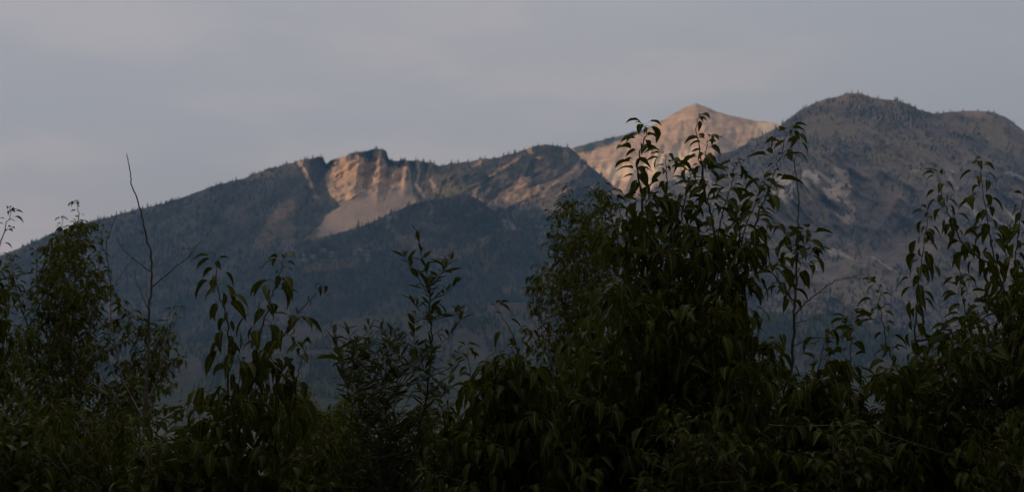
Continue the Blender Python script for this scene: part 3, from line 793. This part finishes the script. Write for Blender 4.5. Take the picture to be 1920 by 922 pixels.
    def finish(s, nobj=300, shootmat=None):
        o = s.shoots.build('shoots', shootmat or mat_twig, s.e)
        if o is not None:
            o.matrix_parent_inverse = Matrix.Translation(-Vector(s.base)); o['kind'] = 'stuff'
        order = sorted(range(len(s.leaves)), key=lambda i: s.leaves[i][4])
        bv = []; bf = []; bu = []; off = 0
        for rank, i in enumerate(order):
            p, az, cls, sc_, pri, kind, t1, t2 = s.leaves[i]
            hi, lo = LEAF[kind]; k = s.rg.randrange(7)
            Mx = Matrix.Rotation(az, 3, 'Z') @ Matrix.Rotation(t1, 3, 'Y') @ Matrix.Rotation(t2, 3, 'X')
            if rank < nobj:
                lo_ = bpy.data.objects.new('leaf', hi[cls][k]); link(lo_, s.e)
                lo_.matrix_basis = Matrix.LocRotScale(Vector(p - s.base), Mx.to_quaternion(), Vector((sc_, sc_, sc_)))
            else:
                v, f, uv = lo[cls][k]
                bv.append(v @ np.array(Mx).T * sc_ + (p - s.base)); bf.append(f + off); bu.append(uv); off += len(v)
        if bv:
            o = link(bpy.data.objects.new('foliage', mesh_np('foliage', np.concatenate(bv), np.concatenate(bf), LEAFMAT[s.kind], True, np.concatenate(bu))), s.e)
            o['kind'] = 'stuff'
        return s

# ------------------------------------------------------------------ the thicket
# far bushy poplar behind the bare sapling
p = Plant('poplar_tree', 'bushy leafy poplar standing behind the bare dead sapling', 'tree', 130, 15.5, size=.068, seed=11, droop=2)
p.leader([(148, 383), (146, 430), (140, 520), (134, 650), (130, 800), (128, 922)], .03, .002, (.1, .98), .03)
p.leader([(118, 412), (112, 470), (110, 560), (118, 700), (126, 850)], .02, .002, (.1, .98), .03, .3)
p.leader([(66, 470), (72, 520), (84, 600), (100, 700), (120, 850)], .02, .002, (.2, .98), .03, -.3)
p.leader([(190, 425), (186, 500), (170, 620), (150, 740), (132, 860)], .02, .002, (.1, .98), .03, .2)
p.leader([(335, 575), (300, 640), (240, 740), (180, 850)], .02, .002, (.1, .98), .03, -.2)
p.leader([(20, 480), (30, 540), (60, 640), (100, 780)], .02, .002, (.1, .98), .03, .2)
p.fill([(150, 410), (188, 440), (206, 520), (235, 570), (290, 600), (345, 630), (345, 700), (325, 780), (300, 922), (-30, 922), (-30, 640), (50, 600), (80, 500), (112, 440)], 330, 1.0, .034, length=(.3, .8))
p.fill([(148, 392), (180, 420), (202, 450), (214, 530), (150, 560), (75, 540), (84, 470), (112, 425)], 36, .7, .032, length=(.2, .5))
p.finish()
# poplar at the left edge
p = Plant('poplar_tree', 'sparse poplar reaching past the shoulder of the bushy one', 'tree', -40, 11.5, size=.085, seed=12)
p.leader([(22, 397), (8, 432), (-8, 500), (-25, 620), (-38, 800)], .014, .0016, (.05, .97), .045)
p.leader([(30, 500), (10, 560), (-10, 680), (-35, 820)], .012, .0016, (.05, .97), .035, .2)
p.fill([(-90, 470), (15, 490), (40, 560), (50, 700), (90, 922), (-120, 922)], 90, .5, .036)
p.finish()
# bare dead sapling
p = Plant('bare_sapling', 'bare dead sapling with thin forked leafless twigs', 'sapling', 262, 9.0, seed=13)
K = dict(leaf=None, mat=mat_dead)
p.leader([(239, 286), (243, 318), (248, 350), (264, 396), (273, 437), (284, 483), (284, 536), (280, 586), (279, 648), (274, 722), (270, 784), (267, 846), (264, 922)], .013, .0019, **K)
K.update(ground=False, name='branch')
p.leader([(380, 450), (350, 483), (316, 511), (285, 537)], .0042, .0015, **K)
p.leader([(366, 472), (352, 482)], .0018, .001, **K)
p.leader([(220, 446), (229, 465), (248, 483), (282, 509)], .0036, .0014, dd=-.04, **K)
p.leader([(251, 505), (264, 548), (280, 584)], .0036, .0014, dd=.03, **K)
p.leader([(275, 508), (275, 548), (284, 572)], .002, .001, dd=.05, **K)
p.leader([(221, 396), (205, 437), (199, 474), (207, 530), (208, 563)], .004, .0016, dd=-.1, **K)
p.leader([(254, 477), (233, 508), (214, 536), (208, 564), (210, 610), (220, 660), (229, 710), (248, 747), (270, 788)], .0062, .0014, dd=-.05, **{**K, 'mat': mat_grey})
p.leader([(170, 586), (186, 607), (210, 628)], .003, .0012, dd=-.06, **{**K, 'mat': mat_grey})
p.leader([(335, 580), (318, 625), (310, 641), (298, 697), (279, 749)], .005, .0015, dd=-.1, **{**K, 'mat': mat_grey})
p.leader([(256, 427), (270, 440)], .0018, .001, **K)
p.leader([(273, 474), (283, 482)], .0018, .001, **K)
p.leader([(268, 393), (264, 400)], .0018, .001, **K)
p.leader([(262, 790), (262, 830), (266, 870)], .005, .004, dd=-.04, **K)
p.leader([(366, 737), (345, 760), (322, 776), (274, 804)], .007, .0034, dd=-.1, leaf=None, ground=False, name='broken_branch', mat=mat_pale)
p.leader([(358, 738), (340, 762)], .003, .001, dd=-.1, leaf=None, ground=False, name='branch', mat=mat_pale)
p.finish()
# twin-stemmed drooping poplar sapling
p = Plant('poplar_sapling', 'young poplar with two leaning leaders of large drooping leaves', 'sapling', 450, 7.4, size=.083, seed=14)
p.leader([(405, 490), (406, 518), (410, 545), (422, 583), (427, 605), (430, 665), (427, 747), (424, 856)], .006, .0018, (.02, .95), .028, mat=mat_twig, basecls=3, tipcls=2)
p.leader([(528, 489), (520, 529), (509, 556), (498, 594), (487, 627), (476, 670), (460, 736), (449, 812)], .006, .0018, (.1, .95), .03, .1, mat=mat_twig, basecls=3, tipcls=1)
p.leader([(606, 538), (580, 564), (552, 594), (531, 627), (503, 668)], .004, .0012, (.35, .95), .04, .05, ground=False, mat=mat_twig, name='branch', scale=.6, kind='dry')
p.leader([(571, 655), (562, 690), (556, 714), (547, 774), (500, 860)], .005, .0014, (.3, .95), .035, -.15, ground=False, mat=mat_twig, name='branch')
p.leader([(552, 600), (540, 618), (520, 645)], .003, .0014, (.1, .95), .03, -.05, ground=False, mat=mat_twig, name='branch', basecls=3, tipcls=2)
p.fill([(395, 670), (430, 650), (500, 660), (540, 690), (560, 730), (600, 800), (610, 922), (350, 922), (360, 800), (380, 720)], 44, .35, .036)
p.finish()
# willow
p = Plant('willow_shrub', 'willow with small narrow upright leaves and one tall shoot', 'shrub', 760, 8.4, 'willow', .064, seed=15)
p.leader([(781, 436), (788, 468), (796, 497), (804, 533), (805, 562), (807, 594), (809, 620), (808, 664), (800, 740), (785, 840)], .008, .0012, (.02, .98), .03)
for pts in ([(757, 480), (770, 502), (788, 527), (800, 548)], [(846, 487), (832, 508), (807, 536)], [(859, 531), (840, 546), (807, 564)], [(863, 586), (840, 590), (809, 602)],
            [(868, 590), (851, 620), (819, 653), (806, 690)], [(778, 586), (777, 620), (780, 660), (800, 700)], [(842, 482), (838, 500), (828, 512)], [(768, 560), (790, 585), (806, 606)]):
    p.leader(pts, .003, .001, (.05, .98), .021, p.rg.uniform(-.1, .1), ground=False, name='branch')
for tipx, tipy in ((622, 615), (650, 610), (690, 606), (716, 600), (735, 612), (752, 622), (665, 640), (640, 660), (860, 660)):
    p.leader([(tipx, tipy), (tipx + (720 - tipx) * .12, tipy + 50), (tipx + (720 - tipx) * .4, tipy + 140), (740 + (tipx - 740) * .25, 860)], .005, .001, (.05, .98), .022, p.rg.uniform(-.4, .4), scale=.95)
p.fill([(620, 630), (690, 612), (755, 630), (820, 660), (865, 680), (860, 780), (850, 922), (640, 922), (620, 800), (640, 720)], 125, .5, .024, length=(.12, .3))
p.finish()
# blurred poplar behind the big one
p = Plant('poplar_tree', 'slender poplar standing behind the largest poplar shrub', 'tree', 1090, 16.0, size=.066, seed=16, droop=2)
p.leader([(1066, 352), (1070, 420), (1080, 520), (1088, 700), (1090, 860)], .025, .002, (.03, .98), .03)
p.leader([(1130, 345), (1128, 420), (1118, 540), (1100, 700), (1092, 850)], .022, .002, (.03, .98), .03, .4)
p.leader([(1034, 395), (1040, 470), (1060, 600), (1084, 760)], .018, .002, (.03, .98), .03, -.3)
p.leader([(985, 540), (1005, 580), (1040, 660), (1080, 780)], .016, .002, (.03, .98), .03)
p.leader([(1100, 385), (1100, 470), (1096, 600), (1092, 760)], .016, .002, (.03, .98), .03, .2)
p.fill([(1064, 372), (1100, 395), (1130, 365), (1165, 400), (1200, 560), (1180, 800), (1000, 800), (985, 650), (985, 545), (1020, 480), (1030, 415)], 230, .9, .036, length=(.25, .6))
p.fill([(1062, 356), (1085, 372), (1130, 350), (1150, 380), (1150, 470), (1030, 470), (1028, 410)], 28, .6, .032, length=(.2, .5))
p.finish()
# largest poplar
p = Plant('poplar_shrub', 'largest dense poplar shrub with several tall leafy leaders', 'shrub', 1290, 8.5, size=.085, seed=17)
p.leader([(1205, 236), (1212, 248), (1202, 278), (1195, 307), (1199, 350), (1206, 400), (1208, 464), (1202, 549), (1215, 700), (1240, 880)], .012, .0016, (.02, .98), .022, basecls=2, tipcls=1)
p.leader([(1248, 290), (1248, 320), (1250, 350), (1244, 400), (1225, 470), (1208, 540)], .005, .0013, (.05, .97), .026, -.05, ground=False, name='branch')
p.leader([(1309, 226), (1307, 252), (1312, 286), (1318, 324), (1322, 367), (1331, 392), (1337, 422), (1341, 472), (1330, 600), (1310, 800)], .011, .0016, (.02, .78), .024)
p.leader([(1324, 267), (1322, 292), (1319, 324), (1323, 372)], .004, .0013, (.05, .97), .022, .03, ground=False, name='branch')
p.leader([(1377, 311), (1373, 341), (1364, 371), (1356, 396), (1350, 422), (1341, 481), (1332, 600)], .006, .0013, (.03, .97), .026, .1, ground=False, name='branch')
p.leader([(1475, 250), (1462, 303), (1451, 333), (1439, 362), (1426, 388), (1415, 430), (1407, 464), (1396, 506), (1385, 600), (1350, 760)], .010, .0015, (.02, .97), .026, -.1)
p.leader([(1296, 318), (1290, 345), (1282, 390), (1275, 450), (1280, 560), (1290, 760)], .009, .0014, (.03, .97), .028, .2)
p.leader([(1160, 385), (1168, 420), (1178, 500), (1190, 600), (1230, 780)], .009, .0014, (.03, .97), .028, -.3, basecls=3)
p.leader([(1425, 345), (1418, 375), (1400, 420), (1380, 500), (1345, 640)], .006, .0013, (.05, .97), .03, .3, ground=False, name='branch')
p.leader([(1140, 360), (1150, 420), (1175, 520)], .005, .0013, (.05, .97), .03, .4, ground=False, name='branch')
p.fill([(1190, 345), (1255, 360), (1330, 380), (1400, 400), (1440, 430), (1430, 520), (1130, 520), (1130, 430)], 34, .5, .034)
p.fill([(1130, 540), (1260, 510), (1400, 560), (1440, 610), (1480, 680), (1500, 760), (1500, 922), (960, 922), (1000, 740), (1050, 650), (1110, 600)], 380, .8, .036)
p.finish()
# slender pale-stemmed sapling
p = Plant('poplar_sapling', 'slender pale-stemmed sapling with few leaf clusters and a bare side branch', 'sapling', 1478, 8.9, size=.078, seed=18)
p.leader([(1484, 242), (1485, 286), (1491, 320), (1496, 362), (1497, 405), (1496, 447), (1494, 498), (1491, 549), (1489, 591), (1487, 631), (1485, 683), (1479, 760), (1478, 880)], .0125, .0017, (.92, .97), .022, mat=mat_dead)
Kb = dict(leaf=None, ground=False, name='branch')
p.leader([(1472, 295), (1489, 302)], .002, .001, **Kb); p.leader([(1497, 285), (1489, 302)], .002, .001, **Kb)
p.leader([(1474, 371), (1496, 384)], .002, .001, **Kb); p.leader([(1487, 390), (1496, 410)], .002, .001, **Kb)
p.leader([(1624, 514), (1590, 521), (1560, 529), (1532, 551), (1510, 567), (1490, 592)], .0045, .0012, **Kb)
p.leader([(1552, 546), (1536, 549)], .0018, .001, **Kb); p.leader([(1540, 562), (1524, 558)], .0018, .001, **Kb)
p.leader([(1541, 603), (1528, 598), (1511, 600), (1488, 606)], .003, .001, **Kb); p.leader([(1502, 614), (1490, 610)], .0018, .001, **Kb)
p.leader([(1604, 617), (1576, 631), (1524, 634), (1487, 648)], .0038, .0012, (.4, .97), .05, ground=False, name='branch')
p.leader([(1520, 440), (1512, 455), (1496, 478)], .003, .0012, (.1, .97), .02, ground=False, name='branch', dd=-.05)
p.leader([(1522, 474), (1510, 480), (1495, 490)], .003, .0012, (.1, .97), .022, ground=False, name='branch')
p.leader([(1448, 425), (1470, 432), (1492, 450), (1495, 470)], .003, .0012, (.1, .97), .03, ground=False, name='branch', dd=.1)
p.leader([(1354, 453), (1396, 472), (1438, 502), (1464, 532), (1490, 566)], .005, .0015, (.1, .97), .05, ground=False, name='branch', dd=-.1)
p.leader([(1480, 470), (1464, 485), (1455, 510), (1470, 540), (1489, 575)], .003, .0012, (.1, .97), .03, ground=False, name='branch', dd=.1)
p.leader([(1512, 500), (1506, 510), (1493, 525)], .003, .0012, (.1, .97), .02, ground=False, name='branch', dd=.08, basecls=3, tipcls=3)
p.finish()
# small sapling beside it
p = Plant('poplar_sapling', 'low poplar sapling with two short leaders beside the pale-stemmed one', 'sapling', 1545, 8.0, size=.075, seed=19)
p.leader([(1550, 622), (1544, 651), (1532, 699), (1522, 744), (1530, 860)], .007, .0014, (.03, .97), .028, mat=mat_twig, tipcls=0, basecls=1)
p.leader([(1599, 592), (1596, 631), (1594, 683), (1586, 760), (1560, 880)], .006, .0013, (.03, .97), .035, mat=mat_twig, tipcls=0, basecls=1, dd=.1)
p.fill([(1490, 720), (1545, 660), (1600, 670), (1618, 740), (1630, 922), (1470, 922)], 80, .45, .034)
p.finish()
p = Plant('poplar_sapling', 'thin single-stemmed sapling with widely spaced round leaves', 'sapling', 1705, 8.0, size=.072, seed=20)
p.leader([(1650, 538), (1650, 579), (1660, 628), (1671, 670), (1695, 719), (1704, 840)], .006, .0013, (.02, .97), .034, mat=mat_twig)
p.fill([(1640, 700), (1690, 690), (1720, 760), (1730, 922), (1620, 922)], 40, .35, .034)
p.finish()
# right-hand poplar
p = Plant('poplar_shrub', 'tall open poplar shrub with arching leaders and drooping leaf whorls', 'shrub', 1860, 8.6, size=.074, seed=21, droop=2)
p.leader([(1761, 331), (1768, 371), (1786, 416), (1806, 458), (1834, 482), (1869, 510), (1890, 572), (1907, 642), (1900, 780)], .011, .0015, (.02, .97), .03, basecls=3, tipcls=2)
p.leader([(1837, 303), (1843, 357), (1852, 419), (1859, 461), (1873, 517), (1886, 572), (1893, 700)], .008, .0014, (.02, .97), .03, .1, basecls=3, tipcls=1)
p.leader([(1740, 398), (1733, 454), (1726, 510), (1719, 566), (1716, 628), (1722, 698), (1770, 840)], .009, .0014, (.02, .97), .03, -.1, basecls=3, tipcls=2)
p.leader([(1920, 368), (1911, 419), (1904, 489), (1902, 560), (1895, 700)], .008, .0014, (.02, .97), .03, .2, basecls=3, tipcls=2)
p.leader([(1950, 420), (1940, 500), (1925, 600), (1900, 760)], .009, .0014, (.02, .97), .03, -.2)
p.leader([(1800, 520), (1806, 560), (1822, 640), (1850, 800)], .008, .0014, (.02, .97), .03, .2)
p.fill([(1700, 650), (1745, 640), (1800, 590), (1860, 560), (1980, 480), (1990, 922), (1660, 922), (1670, 800), (1705, 720)], 200, .6, .036)
p.finish()
# dead branch lying in the shrubs
p = Plant('fallen_branch', 'dead grey forked branch lying across the low shrubs', 'branch', 1600, 7.6, seed=22)
K = dict(leaf=None, mat=mat_dead, ground=False, name='branch')
p.leader([(1862, 872), (1779, 851), (1702, 827), (1632, 804), (1563, 797), (1500, 800), (1440, 796)], .0042, .0012, **K)
p.leader([(1709, 851), (1640, 817), (1570, 807)], .003, .001, **K); p.leader([(1584, 855), (1667, 834), (1690, 824)], .003, .001, **K)
p.leader([(1810, 850), (1779, 850)], .002, .001, **K)
p.finish()
# sprigs in the gap
p = Plant('poplar_sapling', 'thin sprig with one bright leaf at its tip in the gap beside the willow', 'sapling', 980, 7.6, size=.06, seed=23)
p.leader([(928, 575), (944, 598), (962, 630), (972, 670), (980, 780)], .005, .0011, (.02, .97), .045, mat=mat_twig)
p.leader([(875, 652), (880, 680), (884, 720), (905, 800), (960, 900)], .005, .0011, (.02, .97), .045, .1, mat=mat_twig)
p.leader([(1022, 541), (1009, 573), (1014, 610), (1022, 650), (1038, 712), (1020, 860)], .005, .0012, None, mat=mat_dead)
p.fill([(880, 700), (960, 650), (1030, 690), (1030, 922), (860, 922)], 90, .4, .034, scale=1.3)
p.finish()
# far dark shrubs in the gap beyond the willow
for px, top, hw, sd, wh in ((560, 705, 70, 24, 'taller distant dark shrub right behind the twin-leader poplar'), (640, 735, 60, 25, 'lower distant dark shrub just behind the willow edge')):
    p = Plant('poplar_shrub', wh, 'shrub', px, 24.0, size=.08, seed=sd, group='distant shrubs in the gap')
    p.leader([(px, top), (px, top + 60), (px, 850)], .03, .003, (.02, .97), .03)
    p.fill([(px, top + 8), (px + hw * .6, top + 40), (px + hw, top + 110), (px + hw, 922), (px - hw, 922), (px - hw, top + 110), (px - hw * .6, top + 40)], 220, .8, .03, length=(.3, .8))
    p.finish()
# low shrubs filling the foot of the thicket
low = [(40, 735, 8.0, 'below the bushy left poplar'), (200, 745, 8.3, 'in front of the bare dead sapling'), (340, 800, 7.7, 'beside the pale broken branch'),
       (600, 790, 8.6, 'between the twin-leader poplar and the willow'), (745, 770, 9.0, 'directly below the willow'), (880, 750, 8.0, 'below the thin sprig with the bright leaf'),
       (1020, 740, 8.2, 'in front of the slender background poplar'), (1170, 740, 8.8, 'at the left foot of the largest poplar'), (1300, 760, 7.6, 'under the middle of the largest poplar'),
       (1430, 740, 8.0, 'between the largest poplar and the pale-stemmed sapling'), (1570, 780, 7.8, 'under the broken end of the fallen branch'), (1700, 780, 8.6, 'behind the forked middle of the fallen branch'),
       (1810, 730, 9.0, 'behind the thin tip of the fallen branch'), (1905, 740, 7.8, 'at the foot of the tall open poplar')]
for i, (px, top, D, where) in enumerate(low):
    p = Plant('poplar_shrub', 'low dark poplar shrub ' + where, 'shrub', px, D, size=random.Random(i).uniform(.046, .074), seed=40 + i, droop=2 + i % 2, group='low shrubs at the foot of the thicket')
    for k in range(6):
        tx = px + p.rg.uniform(-90, 90); ty = top + p.rg.uniform(-45, 80)
        p.leader([(tx, ty), (tx * .85 + px * .15 + p.rg.uniform(-8, 8), ty + 50), (tx * .4 + px * .6, 922)], .007, .0013, (.02, .97), p.rg.uniform(.035, .07), p.rg.uniform(-.4, .4), mat=mat_twig)
    for k in range(2):
        tx = px + p.rg.uniform(-90, 90); ty = top + p.rg.uniform(-20, 60); tl = p.rg.uniform(-70, 70)
        p.leader([(tx, ty), (tx + tl * .5, ty + 40 + p.rg.uniform(-10, 10)), (tx + tl, ty + 110), (px, 940)], .005, .0012, None, 1, p.rg.uniform(-.5, -.2), mat=mat_dead, name='bare_twig')
    u = lambda: p.rg.uniform(-35, 55)
    p.fill([(px - 105, top + 50 + u()), (px - 60, top + 25 + u()), (px - 20, top + 10 + u()), (px + 25, top + 10 + u()), (px + 70, top + 25 + u()), (px + 105, top + 50 + u()), (px + 110, 940), (px - 110, 940)], 95, .55, .036, length=(.15, .4))
    p.finish()

# ------------------------------------------------------------------ unseen spruces added around the viewpoint to darken the thicket
def spruce_crown(seed):
    rg = np.random.RandomState(seed); v = []; f = []
    for k in range(34):
        z0 = .07 + .9 * k / 34; r = .17 * (1 - k / 35) ** .85 + .006
        for i in range(11):
            a = i * 2 * math.pi / 11 + k * 1.7 + rg.uniform(-.2, .2); rr = r * rg.uniform(.6, 1.15); wd = .035 * (1.15 - k / 34)
            d = np.array([math.cos(a), math.sin(a), 0]); t = np.array([-d[1], d[0], 0]); b = len(v)
            v += [(0, 0, z0 + .012), tuple(d * rr * .55 + t * wd + (0, 0, z0 - .006)), tuple(d * rr + (0, 0, z0 - .02 * rr / .1)), tuple(d * rr * .55 - t * wd + (0, 0, z0 - .006)), tuple(d * rr * .5 + (0, 0, z0 + .01))]
            f += [(b, b + 1, b + 4), (b + 1, b + 2, b + 4), (b + 2, b + 3, b + 4), (b + 3, b, b + 4)]
    return np.array(v), np.array(f)
spruce_me = [mesh_np('crown', *spruce_crown(s), mat_conifer, False) for s in range(3)]
tv_, tq_, tt_ = tube(np.array([(0, 0, -.02), (0, 0, .3), (0, 0, .7), (0, 0, .99)]), .014, .002, 8)
spruce_trunk = mesh_np('trunk', tv_, [tq_, tt_], mat_bark)
rg = np.random.RandomState(5)
spots = [(-9, -1.5), (-7.2, -4.8), (-4.4, -6.6), (-1.0, -6.0), (2.6, -6.8), (5.6, -5.2), (8.2, -2.2), (8.6, 2.6), (-8.8, 3.0), (9.2, 7.5), (-9.4, 8.0), (-6, -10.5), (0, -11), (6, -10.5), (11.5, 12.5), (-11.8, 12.8)]
for i, (x, y) in enumerate(spots):
    e = bpy.data.objects.new('shade_spruce', None); link(e); e.location = (x, y, 0); h = rg.uniform(15, 21); e.scale = (h * 1.25, h * 1.25, h); e.rotation_euler = (0, 0, rg.rand() * 6)
    tag(e, 'tall dark spruce added out of view to shade the leafy thicket', 'tree', 'added shade spruces')
    link(bpy.data.objects.new('trunk', spruce_trunk), e); link(bpy.data.objects.new('crown', spruce_me[i % 3]), e)
